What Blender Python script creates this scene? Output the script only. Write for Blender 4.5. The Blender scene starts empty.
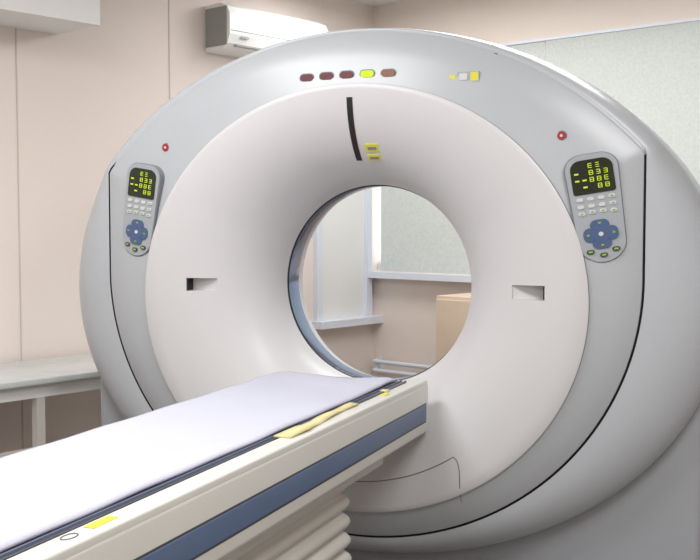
import bpy, bmesh, math, random
from mathutils import Vector, Matrix, Euler
random.seed(3)
sc = bpy.context.scene
try:
    sc.view_settings.view_transform = 'Standard'
except Exception: pass

def srgb(r,g,b):
    def f(c):
        c/=255.0
        return c/12.92 if c<=0.04045 else ((c+0.055)/1.055)**2.4
    return (f(r),f(g),f(b),1)

def mat(name, col, rough=0.5, metal=0.0, emit=0.0, var=0.0, vscale=6.0, bump=0.0, bscale=200.0, coat=0.0, var2=None):
    m = bpy.data.materials.new(name); m.use_nodes=True
    nt=m.node_tree; b=nt.nodes['Principled BSDF']
    b.inputs['Roughness'].default_value=rough
    b.inputs['Metallic'].default_value=metal
    b.inputs['Coat Weight'].default_value=coat
    tc=nt.nodes.new('ShaderNodeTexCoord')
    nz=nt.nodes.new('ShaderNodeTexNoise'); nz.inputs['Scale'].default_value=vscale; nz.inputs['Detail'].default_value=4
    nt.links.new(tc.outputs['Object'], nz.inputs['Vector'])
    rp=nt.nodes.new('ShaderNodeValToRGB')
    c2 = var2 if var2 else tuple([c*(1-var) for c in col[:3]]+[1])
    rp.color_ramp.elements[0].color=c2; rp.color_ramp.elements[1].color=col
    rp.color_ramp.elements[0].position=0.35; rp.color_ramp.elements[1].position=0.65
    nt.links.new(nz.outputs['Fac'], rp.inputs['Fac'])
    nt.links.new(rp.outputs['Color'], b.inputs['Base Color'])
    if emit>0:
        b.inputs['Emission Color'].default_value=col
        b.inputs['Emission Strength'].default_value=emit
    if bump>0:
        n2=nt.nodes.new('ShaderNodeTexNoise'); n2.inputs['Scale'].default_value=bscale
        nt.links.new(tc.outputs['Object'], n2.inputs['Vector'])
        bp=nt.nodes.new('ShaderNodeBump'); bp.inputs['Strength'].default_value=bump; bp.inputs['Distance'].default_value=0.005
        nt.links.new(n2.outputs['Fac'], bp.inputs['Height'])
        nt.links.new(bp.outputs['Normal'], b.inputs['Normal'])
    return m

M={}
M['disc']=mat('gantry_face_plastic', srgb(203,202,203), 0.36, var=0.01)
M['band']=mat('gantry_band_grey', srgb(176,180,184), 0.32, var=0.015)
M['body']=mat('gantry_body_grey', srgb(180,184,189), 0.32, var=0.015)
M['base']=mat('gantry_base_grey', srgb(158,161,166), 0.45, var=0.02)
M['black']=mat('black_rubber', srgb(18,18,20), 0.6)
M['chrome']=mat('bore_ring_metal', srgb(150,165,195), 0.12, metal=1.0)
M['lens']=mat('laser_lens', srgb(90,20,20), 0.2)
M['line']=mat('panel_gap', srgb(120,118,120), 0.7)
M['cream']=mat('table_cream_plastic', srgb(207,206,199), 0.35, var=0.015)
M['blue']=mat('table_blue_strip', srgb(84,103,134), 0.4, var=0.05)
M['pad']=mat('table_pad_fabric', srgb(189,190,203), 0.85, var=0.02, bump=0.15, bscale=40)
M['bellows']=mat('bellows_vinyl', srgb(216,213,205), 0.55, var=0.03)
M['strap']=mat('strap_webbing', srgb(214,202,150), 0.8, var=0.12, vscale=30)
M['dark']=mat('dark_grey_plastic', srgb(60,62,70), 0.45)
M['navy']=mat('navy_edge', srgb(80,88,112), 0.5)
M['wall']=mat('wall_paint_pink', srgb(235,223,215), 0.85, var=0.015, vscale=2, bump=0.05)
M['wallb']=mat('wall_paint_back', srgb(235,223,214), 0.85, var=0.015, vscale=2, bump=0.05)
M['ceil']=mat('ceiling_white', srgb(234,232,229), 0.9, var=0.01)
M['white']=mat('white_paint', srgb(236,236,234), 0.5)
M['seamw']=mat('wall_joint', srgb(205,196,190), 0.8)
M['frame']=mat('window_frame_white', srgb(224,230,240), 0.4)
M['floor']=mat('floor_linoleum', srgb(140,136,132), 0.4, var=0.12, vscale=9)
M['ac']=mat('ac_plastic', srgb(238,238,236), 0.4)
M['acg']=mat('ac_grey', srgb(150,150,148), 0.5)
M['desk']=mat('desk_top_laminate', srgb(206,210,208), 0.25, var=0.06, vscale=14)
M['deskleg']=mat('desk_frame', srgb(200,195,188), 0.5)
M['wood']=mat('cabinet_wood', srgb(226,206,184), 0.5, var=0.05)
M['panel']=mat('panel_grey', srgb(160,165,170), 0.4)
M['paneledge']=mat('panel_edge', srgb(120,124,130), 0.4)
M['lcd']=mat('lcd_dark', srgb(34,42,26), 0.15)
M['lcdon']=mat('lcd_digits', srgb(190,210,50), 0.4, emit=0.3)
M['bluebtn']=mat('blue_buttons', srgb(72,92,130), 0.35)
M['greenbtn']=mat('green_marks', srgb(130,175,60), 0.4)
M['btn']=mat('grey_buttons', srgb(200,203,203), 0.4)
M['red']=mat('red_button', srgb(160,40,45), 0.35)
M['maroon']=mat('maroon_lamp', srgb(112,70,76), 0.25)
M['amber']=mat('amber_lamp', srgb(140,100,84), 0.25)
M['litlamp']=mat('lit_lamp', srgb(180,215,30), 0.3, emit=0.4)
M['yellow']=mat('yellow_sticker', srgb(215,208,60), 0.5)
M['light']=mat('luminaire_diffuser', srgb(250,250,245), 0.5, emit=2.0)

def blindmat():
    m=mat('speckled_blind', srgb(204,209,200), 0.8)
    nt=m.node_tree; b=nt.nodes['Principled BSDF']
    vz=nt.nodes['Noise Texture']; vz.inputs['Scale'].default_value=60; vz.inputs['Detail'].default_value=8
    rp=nt.nodes['Color Ramp']; rp.color_ramp.elements[0].color=srgb(216,220,217); rp.color_ramp.elements[1].color=srgb(225,229,225)
    tr=nt.nodes.new('ShaderNodeBsdfTranslucent'); mx=nt.nodes.new('ShaderNodeMixShader')
    nt.links.new(rp.outputs['Color'], tr.inputs['Color'])
    mx.inputs['Fac'].default_value=0.22
    out=nt.nodes['Material Output']
    nt.links.new(b.outputs[0], mx.inputs[1]); nt.links.new(tr.outputs[0], mx.inputs[2]); nt.links.new(mx.outputs[0], out.inputs['Surface'])
    return m
M['blind']=blindmat()

def link(o,parent=None,smooth=False):
    sc.collection.objects.link(o)
    if parent: o.parent=parent
    if smooth:
        for p in o.data.polygons: p.use_smooth=True
    return o

def empty(name, loc=(0,0,0), rotz=0):
    e=bpy.data.objects.new(name,None); e.location=loc; e.rotation_euler=(0,0,rotz)
    e.empty_display_size=0.1
    sc.collection.objects.link(e); return e

def box(name, lo, hi, m, parent=None, bevel=0, seg=3, loc=None, rot=None):
    me=bpy.data.meshes.new(name); bm=bmesh.new()
    bmesh.ops.create_cube(bm,size=1)
    c=[(lo[i]+hi[i])/2 for i in range(3)]; d=[hi[i]-lo[i] for i in range(3)]
    for v in bm.verts: v.co=Vector((v.co.x*d[0]+c[0], v.co.y*d[1]+c[1], v.co.z*d[2]+c[2]))
    if bevel>0:
        bmesh.ops.bevel(bm,geom=bm.edges[:],offset=bevel,segments=seg,profile=0.5,affect='EDGES')
    bm.to_mesh(me); bm.free(); me.materials.append(m)
    o=bpy.data.objects.new(name,me); link(o,parent,bevel>0)
    if loc is not None: o.location=loc
    if rot is not None: o.rotation_euler=rot
    return o

def polymesh(name, verts, faces, m, parent=None, smooth=False):
    me=bpy.data.meshes.new(name); me.from_pydata(verts,[],faces)
    for mm in (m if isinstance(m,list) else [m]): me.materials.append(mm)
    bm=bmesh.new(); bm.from_mesh(me); bmesh.ops.recalc_face_normals(bm,faces=bm.faces[:]); bm.to_mesh(me); bm.free()
    o=bpy.data.objects.new(name,me); return link(o,parent,smooth)

def tube(name, pts, r, m, parent=None, cyclic=False):
    cu=bpy.data.curves.new(name,'CURVE'); cu.dimensions='3D'; cu.bevel_depth=r; cu.bevel_resolution=2
    sp=cu.splines.new('POLY'); sp.points.add(len(pts)-1)
    for i,p in enumerate(pts): sp.points[i].co=(*p,1)
    sp.use_cyclic_u=cyclic
    cu.materials.append(m)
    tmp=bpy.data.objects.new(name+'_c',cu); sc.collection.objects.link(tmp)
    dg=bpy.context.evaluated_depsgraph_get()
    me=bpy.data.meshes.new_from_object(tmp.evaluated_get(dg))
    bpy.data.objects.remove(tmp)
    me.name=name
    o=bpy.data.objects.new(name,me); return link(o,parent,True)

def extrude_outline(name, pts, d0, d1, m, parent=None, bevel=0, axis='y', smooth=True):
    bm=bmesh.new()
    vs=[bm.verts.new((p[0],d0,p[1])) for p in pts]
    f=bm.faces.new(vs)
    r=bmesh.ops.extrude_face_region(bm,geom=[f])
    for g in r['geom']:
        if isinstance(g,bmesh.types.BMVert): g.co.y=d1
    bmesh.ops.recalc_face_normals(bm,faces=bm.faces[:])
    if bevel>0:
        es=[e for e in bm.edges if abs(e.verts[0].co.y-e.verts[1].co.y)<1e-6]
        bmesh.ops.bevel(bm,geom=es,offset=bevel,segments=4,profile=0.5,affect='EDGES')
    me=bpy.data.meshes.new(name); bm.to_mesh(me); bm.free(); me.materials.append(m)
    o=bpy.data.objects.new(name,me); link(o,parent,smooth)
    if smooth:
        md=o.modifiers.new('es','EDGE_SPLIT'); md.split_angle=math.radians(50)
    return o

# ============ GANTRY ============
CZ=1.05
gantry=empty('ct_scanner_gantry')
def ell_r(phi,cz,a,b):
    c,s=math.cos(phi),math.sin(phi); dz=CZ-cz
    A=c*c/a/a+s*s/b/b; B=2*s*dz/b/b; C=dz*dz/b/b-1
    return (-B+math.sqrt(B*B-4*A*C))/(2*A)
def rd(phi): return ell_r(phi,1.012,0.828,0.750)
def rb(phi): return ell_r(phi,1.02,1.24,0.945)
def rs(phi):
    c,s=math.cos(phi),math.sin(phi)
    hw=0.988 if c>0 else 1.015
    low=ell_r(phi,1.095,hw,0.93)
    if CZ+low*s<1.095 : return low
    circ=ell_r(phi,0.614,1.331,1.331)
    side=hw/abs(c) if abs(c)>1e-4 else 99
    return min(circ,side)
RT=0.371; FA=0.40; FB=0.295
def flare(r,phi):
    rmax=min(RT+FA, rd(phi)-0.02); a=rmax-RT
    if r>=rmax: return 0.0
    ct=min(1,max(0,(rmax-r)/a)); return FB-FB*math.sqrt(1-ct*ct)
def surf(x,z):
    r=math.hypot(x,z-CZ); phi=math.atan2(z-CZ,x)
    if r>rd(phi)-0.003: 
        return 0.012+0.043*min(1,max(0,(r-rd(phi))/(rs(phi)-rd(phi))))
    return flare(r,phi)
def seamon(p):
    return math.sin(p)*rs(p)+CZ<1.505
N=400
rings=[]
def add(f,m): rings.append((f,m))
RINGW=0.10
add(lambda p:(RT-0.004,FB+RINGW),'chrome')
add(lambda p:(RT-0.004,FB+0.008),'black')
add(lambda p:(RT,FB),'disc')
nf=26
for i in range(1,nf+1):
    tau=math.pi/2*i/nf
    def f(p,tau=tau):
        a=min(RT+FA, rd(p)-0.02)-RT
        return (RT+a-a*math.cos(tau), FB-FB*math.sin(tau))
    add(f,'disc')
add(lambda p:(rd(p)-0.006,0.0),'disc')
add(lambda p:(rd(p),0.004),'line')
add(lambda p:(rd(p)+0.001,0.012),'band')
add(lambda p:(rd(p)+0.003,0.0125),'band')
add(lambda p:(rd(p)+(rs(p)-rd(p))*0.5,0.030),'band')
add(lambda p:(rs(p)-0.006,0.052),'band')
add(lambda p:(rs(p)-0.0005,0.056),'seam')
add(lambda p:(rs(p)+0.0,0.068 if seamon(p) else 0.0565),'seam')
add(lambda p:(rs(p)+0.007,0.068 if seamon(p) else 0.058),'seam')
add(lambda p:(rs(p)+0.0075,0.058),'body')
for i in range(1,11):
    u=math.pi/2*i/10
    def f(p,u=u):
        a=rs(p)+0.0075; b=rb(p)
        return (a+(b-a)*math.sin(u), 0.058+0.13*(1-math.cos(u)))
    add(f,'body')
add(lambda p:(rb(p),0.58),'body')
for i in range(1,8):
    u=math.pi/2*i/7
    def f(p,u=u): return (rb(p)-0.12*(1-math.cos(u)), 0.58+0.11*math.sin(u))
    add(f,'body')
nb=12
BK=FB+RINGW+FB
add(lambda p:(RT+FA,BK),'disc')
for i in range(nb-1,0,-1):
    tau=math.pi/2*i/nb
    def f(p,tau=tau): return (RT+FA-FA*math.cos(tau), FB+RINGW+FB*math.sin(tau))
    add(f,'disc')
keys=['disc','band','body','black','chrome','line']
verts=[];faces=[];fm=[]
for (f,m) in rings:
    for j in range(N):
        p=2*math.pi*j/N
        r,y=f(p); verts.append((r*math.cos(p),y,CZ+r*math.sin(p)))
R=len(rings)
for i in range(R):
    i2=(i+1)%R
    for j in range(N):
        j2=(j+1)%N
        faces.append((i*N+j,i*N+j2,i2*N+j2,i2*N+j))
        k=rings[i][1]
        if k=='seam': k='black' if seamon(2*math.pi*(j+0.5)/N) else 'body'
        fm.append(keys.index(k))
me=bpy.data.meshes.new('gantry_shell'); me.from_pydata(verts,[],faces)
for k in keys: me.materials.append(M[k])
for p,k in zip(me.polygons,fm): p.material_index=k; p.use_smooth=True
bm=bmesh.new(); bm.from_mesh(me); bmesh.ops.recalc_face_normals(bm,faces=bm.faces[:]); bm.to_mesh(me); bm.free()
shell=bpy.data.objects.new('gantry_shell',me); link(shell,gantry)
def apply_bool(target,cutter):
    md=target.modifiers.new('b','BOOLEAN'); md.operation='DIFFERENCE'; md.object=cutter; md.solver='EXACT'
    dg=bpy.context.evaluated_depsgraph_get()
    nm=bpy.data.meshes.new_from_object(target.evaluated_get(dg))
    target.modifiers.clear(); target.data=nm
    bpy.data.objects.remove(cutter)
for sgn in (-1,1):
    xi,xo=(0.545,0.655) if sgn<0 else (0.57,0.685)
    x0,x1=sgn*xi,sgn*xo
    z0,z1=CZ-0.027,CZ+0.027
    yb0=surf(x0,CZ)+0.004
    v=[(x0,-.05,z0),(x1,-.05,z0),(x1,-.05,z1),(x0,-.05,z1),(x0,yb0,z0+.004),(x1,0.06,z0+.004),(x1,0.06,z1-.004),(x0,yb0,z1-.004)]
    fs=[(0,1,2,3),(4,5,6,7),(0,1,5,4),(1,2,6,5),(2,3,7,6),(3,0,4,7)]
    c=polymesh('cut',v,fs,M['disc']); apply_bool(shell,c)
    xw=sgn*(xo-0.0015)
    box('laser_window',(min(xw,xw-sgn*.004),surf(xw,CZ)+0.004,z0+.006),(max(xw,xw-sgn*.004),0.055,z1-.006),M['black'],gantry)
es=shell.modifiers.new('es','EDGE_SPLIT'); es.split_angle=math.radians(40)

def surfstrip(name,path,w,m,lift=0.002,depth=0.006):
    vs=[];fs=[]
    for k,(x,z) in enumerate(path):
        if k<len(path)-1: d=Vector((path[k+1][0]-x,0,path[k+1][1]-z))
        n=Vector((-d.z,0,d.x)).normalized()*w/2
        for sg in (-1,1):
            px,pz=x+sg*n.x,z+sg*n.z
            y=surf(px,pz)
            vs.append((px,y-lift,pz)); vs.append((px,y+depth,pz))
    for k in range(len(path)-1):
        a=4*k;b=4*k+4
        fs+= [(a,a+2,b+2,b),(a+1,b+1,b+3,a+3),(a,b,b+1,a+1),(a+2,a+3,b+3,b+2)]
    fs+=[(0,1,3,2),(4*len(path)-4,4*len(path)-2,4*len(path)-1,4*len(path)-3)]
    return polymesh(name,vs,fs,m,gantry)
surfstrip('laser_slot',[(0.004,1.500+0.213*i/20) for i in range(21)],0.021,M['black'])
surfstrip('laser_lens',[(0.009,1.515+0.10*i/8) for i in range(9)],0.003,M['lens'],lift=0.003)

# access-panel groove
pts=[]
for a in range(-34,35,2):
    p=math.radians(-90+a); r=0.68
    pts.append((r*math.cos(p),CZ+r*math.sin(p)))
xe=pts[-1][0]; ze=pts[-1][1]
rt=[(xe+0.012,ze-0.010),(xe+0.020,ze-0.028),(xe+0.024,ze-0.055),(xe+0.025,ze-0.10),(xe+0.025,ze-0.18)]
lt=[(-a,b) for a,b in reversed(rt)]
allp=lt+pts+rt
allp=[q for q in allp if math.hypot(q[0],q[1]-CZ)<rs(math.atan2(q[1]-CZ,q[0]))]
tube('access_panel_gap',[(x,surf(x,z)-0.0002,z) for x,z in allp],0.0018,M['line'],gantry)

# base: cheeks and foot behind the round cover
o=[(1.185,0.0),(1.185,1.02),(1.10,1.08),(0.88,1.05)]
for i in range(1,30):
    a=-math.pi*i/30
    o.append((0.88*math.cos(a),1.05+0.80*math.sin(a)))
o+=[(-0.88,1.05),(-1.10,1.08),(-1.185,1.02),(-1.185,0.0)]
extrude_outline('gantry_base',o,0.20,0.67,M['base'],gantry,bevel=0.03)

def pill(name,w,h,t,m,parent,loc,rot=(0,0,0),n=10):
    r=min(w,h)/2; o=[]
    for cx,cz_,a0 in ((w/2-r,h/2-r,0),(-(w/2-r),h/2-r,90),(-(w/2-r),-(h/2-r),180),(w/2-r,-(h/2-r),270)):
        for k in range(n+1):
            a=math.radians(a0+90*k/n); o.append((cx+r*math.cos(a),cz_+r*math.sin(a)))
    oo=[]
    for q in o:
        if not oo or (abs(q[0]-oo[-1][0])+abs(q[1]-oo[-1][1]))>1e-5: oo.append(q)
    if abs(oo[0][0]-oo[-1][0])+abs(oo[0][1]-oo[-1][1])<1e-5: oo.pop()
    ob=extrude_outline(name,oo,-t,0.004,m,parent)
    ob.location=loc; ob.rotation_euler=rot
    return ob
lamps=['maroon','maroon','maroon','litlamp','amber']
for i,k in enumerate(lamps):
    x=-0.164+0.076*i; z=1.792-0.1*x*x
    y=surf(x,z)
    pill('lamp_bezel_%d'%i,0.057,0.031,0.003,M['paneledge'],gantry,(x,y,z))
    pill('lamp_%d'%i,0.048,0.023,0.006,M[k],gantry,(x,y,z))
def plate(name,x,z,w,h,m,t=0.002,rot=0):
    return box(name,(-w/2,-t,-h/2),(w/2,0.006,h/2),m,gantry,loc=(x,surf(x,z)-0.001,z),rot=(0.0,rot,0))
plate('warning_label_a',0.365,1.764,0.022,0.018,M['yellow'])
plate('warning_label_b',0.418,1.766,0.076,0.034,M['panel'],t=0.004)
plate('warning_label_c',0.403,1.766,0.028,0.022,M['btn'],t=0.006)
plate('warning_label_d',0.440,1.766,0.026,0.028,M['yellow'],t=0.006)
def surf_tilt(x,z):
    return math.atan2(surf(x,z-0.02)-surf(x,z+0.02),0.04)
for k,(dz,h) in enumerate(((0.0,0.024),(0.032,0.030))):
    x,z=0.066,1.510+dz
    tl=surf_tilt(x,z)
    box('laser_label',(-0.024,-0.003,-h/2),(0.024,0.012,h/2),M['yellow'],gantry,loc=(x,surf(x,z),z),rot=(tl,0,0))
    box('laser_label_text',(-0.016,-0.0045,-0.006),(0.016,0.004,0.004),M['paneledge'],gantry,loc=(x,surf(x,z),z),rot=(tl,0,0))
pill('top_marker',0.026,0.014,0.004,M['dark'],gantry,(0.50,0.056,1.835))

for sg in (-1,1):
    x=sg*0.735-(0.012 if sg<0 else 0.004); z=1.561; y=surf(x,z)
    pill('stop_ring',0.034,0.034,0.003,M['paneledge'],gantry,(x,y,z))
    pill('stop_button',0.027,0.027,0.008,M['red'],gantry,(x,y,z))
    pill('stop_cap',0.009,0.009,0.010,M['btn'],gantry,(x,y,z))

def control_panel(name,sg):
    x,z=sg*0.85-(0.004 if sg<0 else 0.003),1.328
    e=bpy.data.objects.new(name,None); sc.collection.objects.link(e); e.parent=gantry
    e.location=(x,surf(x,z)-0.004,z)
    e.rotation_euler=(0,sg*math.radians(-9),sg*math.radians(11))
    e.scale=(1.12,1,0.99)
    def outline(s):
        o=[]
        W1,W2=0.074*s,0.066*s; H=0.172
        r1=0.048*s
        for cx,cz_,r,a0 in ((W1-r1,H-0.045,r1,0),(-(W1-r1),H-0.045,r1,90)):
            for k in range(9):
                a=math.radians(a0+90*k/8); o.append((cx+r*math.cos(a),cz_+ r*math.sin(a)))
        r=W2
        for k in range(0,17):
            a=math.pi+math.pi*k/16; o.append((r*math.cos(a),-(H-0.062)+r*math.sin(a)))
        return o
    extrude_outline('panel_edge',outline(1.05),-0.005,0.03,M['paneledge'],e)
    extrude_outline('panel_plate',outline(1.0),-0.009,0.02,M['panel'],e)
    lcdo=[]
    for cx,cz_,a0,r in ((0.030,0.128,0,0.030),(-0.030,0.128,90,0.030),(-0.052,0.056,180,0.008),(0.052,0.056,270,0.008)):
        for k in range(7):
            a=math.radians(a0+90*k/6); lcdo.append((cx+r*math.cos(a),cz_+r*math.sin(a)))
    extrude_outline('lcd',lcdo,-0.0115,0.0,M['lcd'],e)
    rnd=random.Random(5)
    for row in range(4):
        zz=0.138-row*0.0225
        for c in range(5):
            xx=-0.044+c*0.0205
            if c<2 or (row==3 and c<3):
                if row>0 and rnd.random()<.75:
                    box('lcd_mark',(xx-.006,-.013,zz-.0025),(xx+.006,-.011,zz+.0025),M['lcdon'],e)
            elif not (row==0 and c==4):
                w=.005;h=.0065
                for q in range(3): box('lcd_digit',(xx-w,-.013,zz-h+q*h-.001),(xx+w,-.011,zz-h+q*h+.001),M['lcdon'],e)
                for q in (-1,1):
                    if rnd.random()<.7: box('lcd_digit',(xx+q*w-.001,-.013,zz-h),(xx+q*w+.001,-.011,zz+h),M['lcdon'],e)
    for row in range(3):
        zz=0.032-row*0.023
        for c in range(4):
            zz2=zz+0.003 if (row==2 and c in (1,2)) else zz
            xx=-0.045+c*0.030
            pill('button',0.019,0.012,0.012,M['btn'] ,e,(xx,0,zz2))
            if (row==2) or c==3: box('button_mark',(xx-.004,-.0135,zz2-.002),(xx+.004,-.011,zz2+.002),M['greenbtn'],e)
    zc=-0.085
    for k in range(4):
        a=math.pi/2*k
        w_,h_=(0.036,0.046) if k%2==0 else (0.054,0.034)
        pill('dpad',w_,h_,0.013,M['bluebtn'],e,(0.031*math.cos(a),0,zc+0.030*math.sin(a)))
        box('dpad_mark',(0.036*math.cos(a)-.004,-.0145,zc+.036*math.sin(a)-.003),(0.036*math.cos(a)+.004,-.012,zc+.036*math.sin(a)+.003),M['greenbtn'],e)
    pill('dpad_center',0.050,0.050,0.0135,M['bluebtn'],e,(0,0,zc))
    pill('dpad_hub',0.014,0.014,0.0150,M['btn'],e,(0,0,zc))
    for dx in (-0.036,0.0,0.036):
        zz=-0.139-(0.014 if dx==0 else 0)
        pill('button_low',0.022,0.014,0.013,M['dark'],e,(dx,0,zz))
        box('button_mark',(dx-.006,-.0145,zz-.003),(dx+.006,-.012,zz+.003),M['greenbtn'],e)
control_panel('control_panel_a',-1)
control_panel('control_panel_b',1)

# ============ TABLE ============
table=empty('ct_patient_table')
YE=0.04; YN=-2.55; HX=0.288
def slab(name,x0,x1,y0,y1,z0,z1,rc,m,bev=0.008,n=8,parent=table):
    bm=bmesh.new(); o=[]
    for cx,cy,a0 in ((x1-rc,y1-rc,0),(x0+rc,y1-rc,90),(x0+rc,y0+rc,180),(x1-rc,y0+rc,270)):
        for k in range(n+1):
            a=math.radians(a0+90*k/n); o.append((cx+rc*math.cos(a),cy+rc*math.sin(a)))
    vs=[bm.verts.new((p[0],p[1],z0)) for p in o]; f=bm.faces.new(vs)
    r=bmesh.ops.extrude_face_region(bm,geom=[f])
    for g in r['geom']:
        if isinstance(g,bmesh.types.BMVert): g.co.z=z1
    bmesh.ops.recalc_face_normals(bm,faces=bm.faces[:])
    es_=[e for e in bm.edges if abs(e.verts[0].co.z-e.verts[1].co.z)<1e-6]
    if bev>0: bmesh.ops.bevel(bm,geom=es_,offset=bev,segments=4,profile=0.5,affect='EDGES')
    me=bpy.data.meshes.new(name); bm.to_mesh(me); bm.free(); me.materials.append(m)
    ob=bpy.data.objects.new(name,me); link(ob,parent,True)
    md=ob.modifiers.new('es','EDGE_SPLIT'); md.split_angle=math.radians(40)
    return ob
slab('table_frame',-0.27,HX,YN,YE,0.562,0.735,0.030,M['cream'],0.014)
slab('table_lower',-0.225,0.235,YN+.05,YE-0.30,0.51,0.57,0.04,M['cream'],0.01)
slab('table_rim',0.228,HX-.002,YN,YE-.01,0.72,0.745,0.02,M['cream'],0.006)
slab('table_rim_far',-0.268,-0.25,YN,YE-.01,0.72,0.742,0.008,M['cream'],0.004)
slab('side_strip',-0.274,HX+.003,YN+.02,YE-0.032,0.606,0.664,0.025,M['blue'],0.004)
slab('side_strip_groove',-0.2725,HX+.0015,YN+.02,YE-0.029,0.602,0.668,0.025,M['dark'],0.001)
for i,xx in enumerate((0.199,0.216)):
    box('rail_%d'%i,(xx-0.0025,YN+.02,0.73),(xx+0.0025,YE-.05,0.741),M['dark' if i else 'navy'],table)
nx,ny=24,120; vs=[];fs=[]
X0,X1=-0.262,0.188; Y0,Y1=YN+.01,YE-.060
def padz(u,v):
    z=0.752-0.007*math.sin(math.pi*u)
    z+=0.0012*math.sin(v*23+u*5)*math.sin(u*9)+0.0008*math.sin(v*47+u*3)
    if v>0.90: z+=0.008*math.sin((v-.90)/.10*math.pi)*(0.55+0.45*math.sin(u*9+v*30))
    return z
for j in range(ny+1):
    for i in range(nx+1):
        u=i/nx;v=j/ny
        x=X0+(X1-X0)*u; y=Y0+(Y1-Y0)*v
        if v>0.98: y+=0.012*math.sin(u*8)-0.012*u
        e_=0.006*max(0,1-min(u,1-u)*14)
        vs.append((x,y,padz(u,v)-e_))
for j in range(ny):
    for i in range(nx):
        a=j*(nx+1)+i; fs.append((a,a+1,a+nx+2,a+nx+1))
pad=polymesh('table_pad',vs,fs,M['pad'],table,True)
sol=pad.modifiers.new('s','SOLIDIFY'); sol.thickness=0.007; sol.offset=-1 
slab('pad_base',-0.258,0.191,YN+.01,YE-.03,0.728,0.7368,0.02,M['navy'],0.001)
# safety strap
vs=[];fs=[];n=30
for k in range(n+1):
    t=k/n; y=-1.05+0.50*t; x=0.238+0.006*math.sin(t*6)
    w=0.018*(1-0.3*t) if t>0.25 else 0.023; z=0.7495+0.0035*abs(math.sin(t*8))
    for sg in (-1,1):
        vs.append((x+sg*w,y,z+sg*0.001*math.sin(t*11)))
for k in range(n): fs.append((2*k,2*k+1,2*k+3,2*k+2))
st=polymesh('safety_strap',vs,fs,M['strap'],table,True)
s2=st.modifiers.new('s','SOLIDIFY'); s2.thickness=0.005
box('strap_end',(0.226,-0.60,0.744),(0.242,-0.08,0.7485),M['dark'],table,bevel=0.002)
box('strap_clip',(0.225,-0.30,0.744),(0.250,-0.27,0.751),M['strap'],table,bevel=0.002)
box('table_sticker',(0.246,-0.36,0.744),(0.266,-0.32,0.7475),M['yellow'],table)
box('table_sticker',(0.240,-1.875,0.744),(0.262,-1.80,0.7465),M['yellow'],table)
tube('sticker_ring',[(0.251+0.011*math.cos(a*.524),-1.93+0.02*math.sin(a*.524),0.7455) for a in range(12)],0.0012,M['navy'],table,True)
# bellows
def rrect(hx,y0,y1,rc,n=6):
    o=[]
    for cx,cy,a0 in ((hx-rc,y1-rc,0),(-hx+rc,y1-rc,90),(-hx+rc,y0+rc,180),(hx-rc,y0+rc,270)):
        for k in range(n+1):
            a=math.radians(a0+90*k/n); o.append((cx+rc*math.cos(a),cy+rc*math.sin(a)))
    return o
vs=[];fs=[]; lev=[]
npl=7; zt,zb=0.515,0.10
for k in range(npl*6+1):
    t=k/(npl*6); z=zt+(zb-zt)*t
    off=0.026*abs(math.sin(math.pi*npl*t))**0.8
    off+=0.012*t
    lev.append((z,off))
for z,off in lev:
    o=rrect(0.155+off,-1.95-off,-0.44+off,0.05)
    cnt=len(o)
    for p in o: vs.append((p[0],p[1],z))
for k in range(len(lev)-1):
    for j in range(cnt):
        j2=(j+1)%cnt
        fs.append((k*cnt+j,k*cnt+j2,(k+1)*cnt+j2,(k+1)*cnt+j))
bl=polymesh('bellows',vs,fs,M['bellows'],table,True)
slab('table_foot',-0.22,0.22,-2.05,-0.36,0.0,0.105,0.05,M['base'],0.01)

# ============ ROOM ============
K=(-1.077,3.169,0); ROT=math.radians(-20)
def rbox(name,t0,t1,s0,s1,z0,z1,m,parent=None,bevel=0):
    ob=box(name,(t0,-s1,z0),(t1,-s0,z1),m,parent,bevel)
    if parent is None:
        ob.location=K; ob.rotation_euler=(0,0,ROT)
    return ob
H=2.70; TL=6.6; SL=8.2
rbox('floor',-0.15,TL+.15,-0.15,SL+.15,-0.1,0,M['floor'])
rbox('ceiling',-0.15,TL+.15,-0.15,SL+.15,H,H+.1,M['ceil'])
rbox('wall_left',-0.15,0,-0.15,SL+.15,0,H,M['wall'])
rbox('wall_right',TL,TL+.15,-0.15,SL+.15,0,H,M['wall'])
rbox('wall_front',0,TL,SL,SL+.15,0,H,M['wall'])
WT0,WT1,WZ0,WZ1=0.012,4.2,0.96,2.335
wb=empty('wall_back',K,ROT)
rbox('wall_below',0,TL,-0.15,0,0,WZ0,M['wallb'],wb)
rbox('wall_above',0,TL,-0.15,0,WZ1,H,M['wallb'],wb)
rbox('wall_side',WT1,TL,-0.15,0,WZ0,WZ1,M['wallb'],wb)
w1=empty('window_1',K,ROT)
rbox('frame_bottom',WT0,WT1,-0.10,-0.04,WZ0,WZ0+.05,M['frame'],w1)
rbox('frame_top',WT0,WT1,-0.10,-0.04,WZ1-.05,WZ1,M['frame'],w1)
for q in (1.4,2.8,WT1-.05): rbox('mullion',q,q+.05,-0.10,-0.04,WZ0,WZ1,M['frame'],w1)
rbox('window_sill',0.0,WT1+.05,-0.12,0.09,WZ0-.045,WZ0-.005,M['frame'],w1)
bl1=empty('roller_blind',K,ROT)
rbox('blind_a',0.065,1.30,-0.012,-0.006,WZ0+.0,WZ1-.0,M['blind'],bl1)
rbox('blind_b',1.305,4.2,-0.008,-0.002,WZ0+.0,WZ1-.0,M['blind'],bl1)
rbox('blind_rail',0.065,4.2,-0.02,0.006,WZ1-.006,WZ1+.010,M['frame'],bl1)
w2=empty('window_2',K,ROT)
a0,a1,b0,b1=0.10,0.53,0.66,2.1
rbox('pane',0.0,0.008,a0,a1,b0,b1,M['white'],w2)
rbox('jamb',0.0,0.035,a1,a1+.05,b0-.02,b1,M['frame'],w2)
rbox('jamb_b',0.0,0.035,a0-.05,a0,b0-.02,b1,M['frame'],w2)
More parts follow.
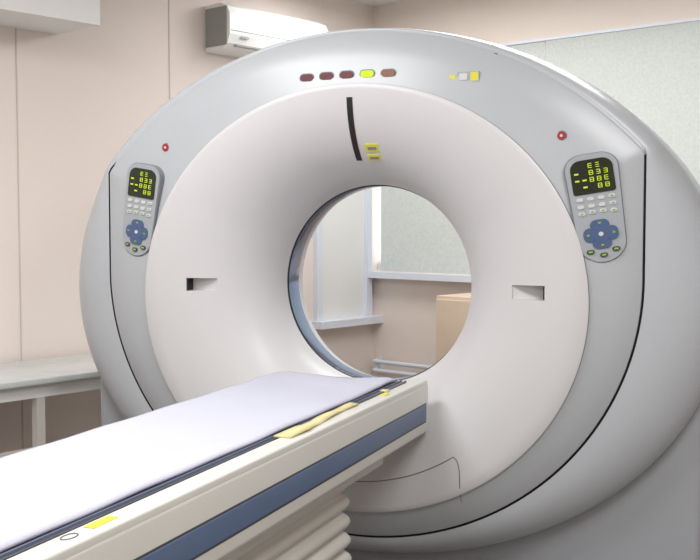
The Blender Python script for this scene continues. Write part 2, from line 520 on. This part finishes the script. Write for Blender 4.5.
rbox('head',0.0,0.035,a0-.05,a1+.05,b1,b1+.05,M['frame'],w2)
rbox('sill',0.0,0.09,0.0,a1+.07,b0-.045,b0,M['frame'],w2)
rbox('baseboard_back',0.0,TL,0.0,0.02,0,0.09,M['wood'])
rbox('baseboard_left',0.0,0.02,0.02,SL,0,0.09,M['wood'])
rbox('trim_1',0.0,0.003,1.70,1.707,0,H,M['seamw'])
rbox('trim_2',0.0,0.003,2.62,2.626,0,H,M['seamw'])
tube('pipe',[(0.05,-0.05,0.36),(4.0,-0.05,0.36)],0.014,M['frame'],wb)
tube('pipe_b',[(0.05,-0.05,0.30),(4.0,-0.05,0.30)],0.014,M['frame'],wb)
for q in (0.06,1.2,2.6,3.9): rbox('bracket',q,q+.02,0.0,0.05,0.28,0.38,M['frame'],wb)
cb=empty('low_cabinet',K,ROT)
CT=0.90
rbox('carcass',CT,CT+.88,0.12,0.50,0.06,0.86,M['wood'],cb,bevel=0.004)
rbox('plinth',CT+.02,CT+.86,0.14,0.47,0,0.06,M['dark'],cb)
for q in (CT+.01,CT+.445): rbox('door',q,q+.425,0.50,0.515,0.09,0.84,M['wood'],cb,bevel=0.003)
for q in (CT+.41,CT+.46): rbox('handle',q,q+.012,0.515,0.535,0.45,0.57,M['dark'],cb)

rbox('ceiling_bulkhead',0.0,0.36,2.40,SL,2.2,H,M['white'])
ac=empty('air_conditioner',K,ROT)
s0,s1=0.66,1.45
prof=[(0.003,2.48),(0.13,2.485),(0.185,2.46),(0.205,2.42),(0.205,2.31),(0.185,2.26),(0.14,2.235),(0.003,2.225)]
vs=[];fs=[]
for s in (s0,s1):
    for p in prof: vs.append((p[0],-s,p[1]))
n=len(prof)
for i in range(n): fs.append((i,(i+1)%n,n+(i+1)%n,n+i))
fs.append(tuple(range(n))); fs.append(tuple(range(n,2*n)))
polymesh('ac_body',vs,fs,M['ac'],ac)
rbox('front_gap',0.2035,0.2065,s0+.01,s1-.01,2.325,2.330,M['acg'],ac)
rbox('louver',0.150,0.196,s0+.06,s1-.06,2.248,2.256,M['acg'],ac)
rbox('end_cap_shade',0.01,0.18,s1,s1+.004,2.25,2.46,M['acg'],ac)  # grey paints shade onto the near end of the white unit
rbox('ac_logo',0.205,0.2075,s1-.14,s1-.08,2.29,2.302,M['acg'],ac)
rbox('pipe_cover',0.003,0.06,0.30,s0,2.24,2.31,M['white'],ac)

dk=empty('side_desk',K,ROT)
rbox('desk_top',0.03,0.60,2.02,4.2,0.590,0.620,M['desk'],dk,bevel=0.006)
rbox('apron',0.06,0.56,2.06,4.15,0.53,0.590,M['white'],dk)
for tt in (0.06,0.52):
    for ss in (2.06,2.85,4.08): rbox('leg',tt,tt+.04,ss,ss+.04,0,0.53,M['deskleg'],dk)
rbox('stretcher',0.52,0.56,2.1,4.1,0.28,0.31,M['deskleg'],dk)

for (t,s,e) in ((1.9,4.0,44),(4.2,3.6,42),(3.0,6.4,46),(2.3,1.3,26),(0.95,0.95,16),(5.2,6.2,26)):  # weakest entry is an added, unseen lamp brightening the room behind the gantry
    L=empty('luminaire_and_fill',K,ROT)
    rbox('housing',t-.62,t+.62,s-.16,s+.16,H-.05,H-.001,M['white'],L)
    rbox('diffuser',t-.60,t+.60,s-.14,s+.14,H-.054,H-.049,M['light'],L)
    ld=bpy.data.lights.new('tube_and_fill_light','AREA'); ld.shape='RECTANGLE'; ld.size=1.2; ld.size_y=0.5; ld.energy=e; ld.color=(0.985,0.982,0.985)
    lo=bpy.data.objects.new('tube_and_fill_light',ld); lo.location=(t,-s,H-.07); link(lo,L)

w=bpy.data.worlds.new('daylight'); sc.world=w; w.use_nodes=True
bg=w.node_tree.nodes['Background']; bg.inputs['Color'].default_value=(0.92,0.96,1,1); bg.inputs['Strength'].default_value=2.0

cam=bpy.data.cameras.new('camera'); co=bpy.data.objects.new('camera',cam); sc.collection.objects.link(co)
cam.sensor_width=36; cam.lens=36*1050/700; cam.clip_start=0.05
co.location=(1.346,-3.40,1.283)
co.rotation_euler=(math.radians(90-3.17),0,math.radians(21.5))
sc.camera=co
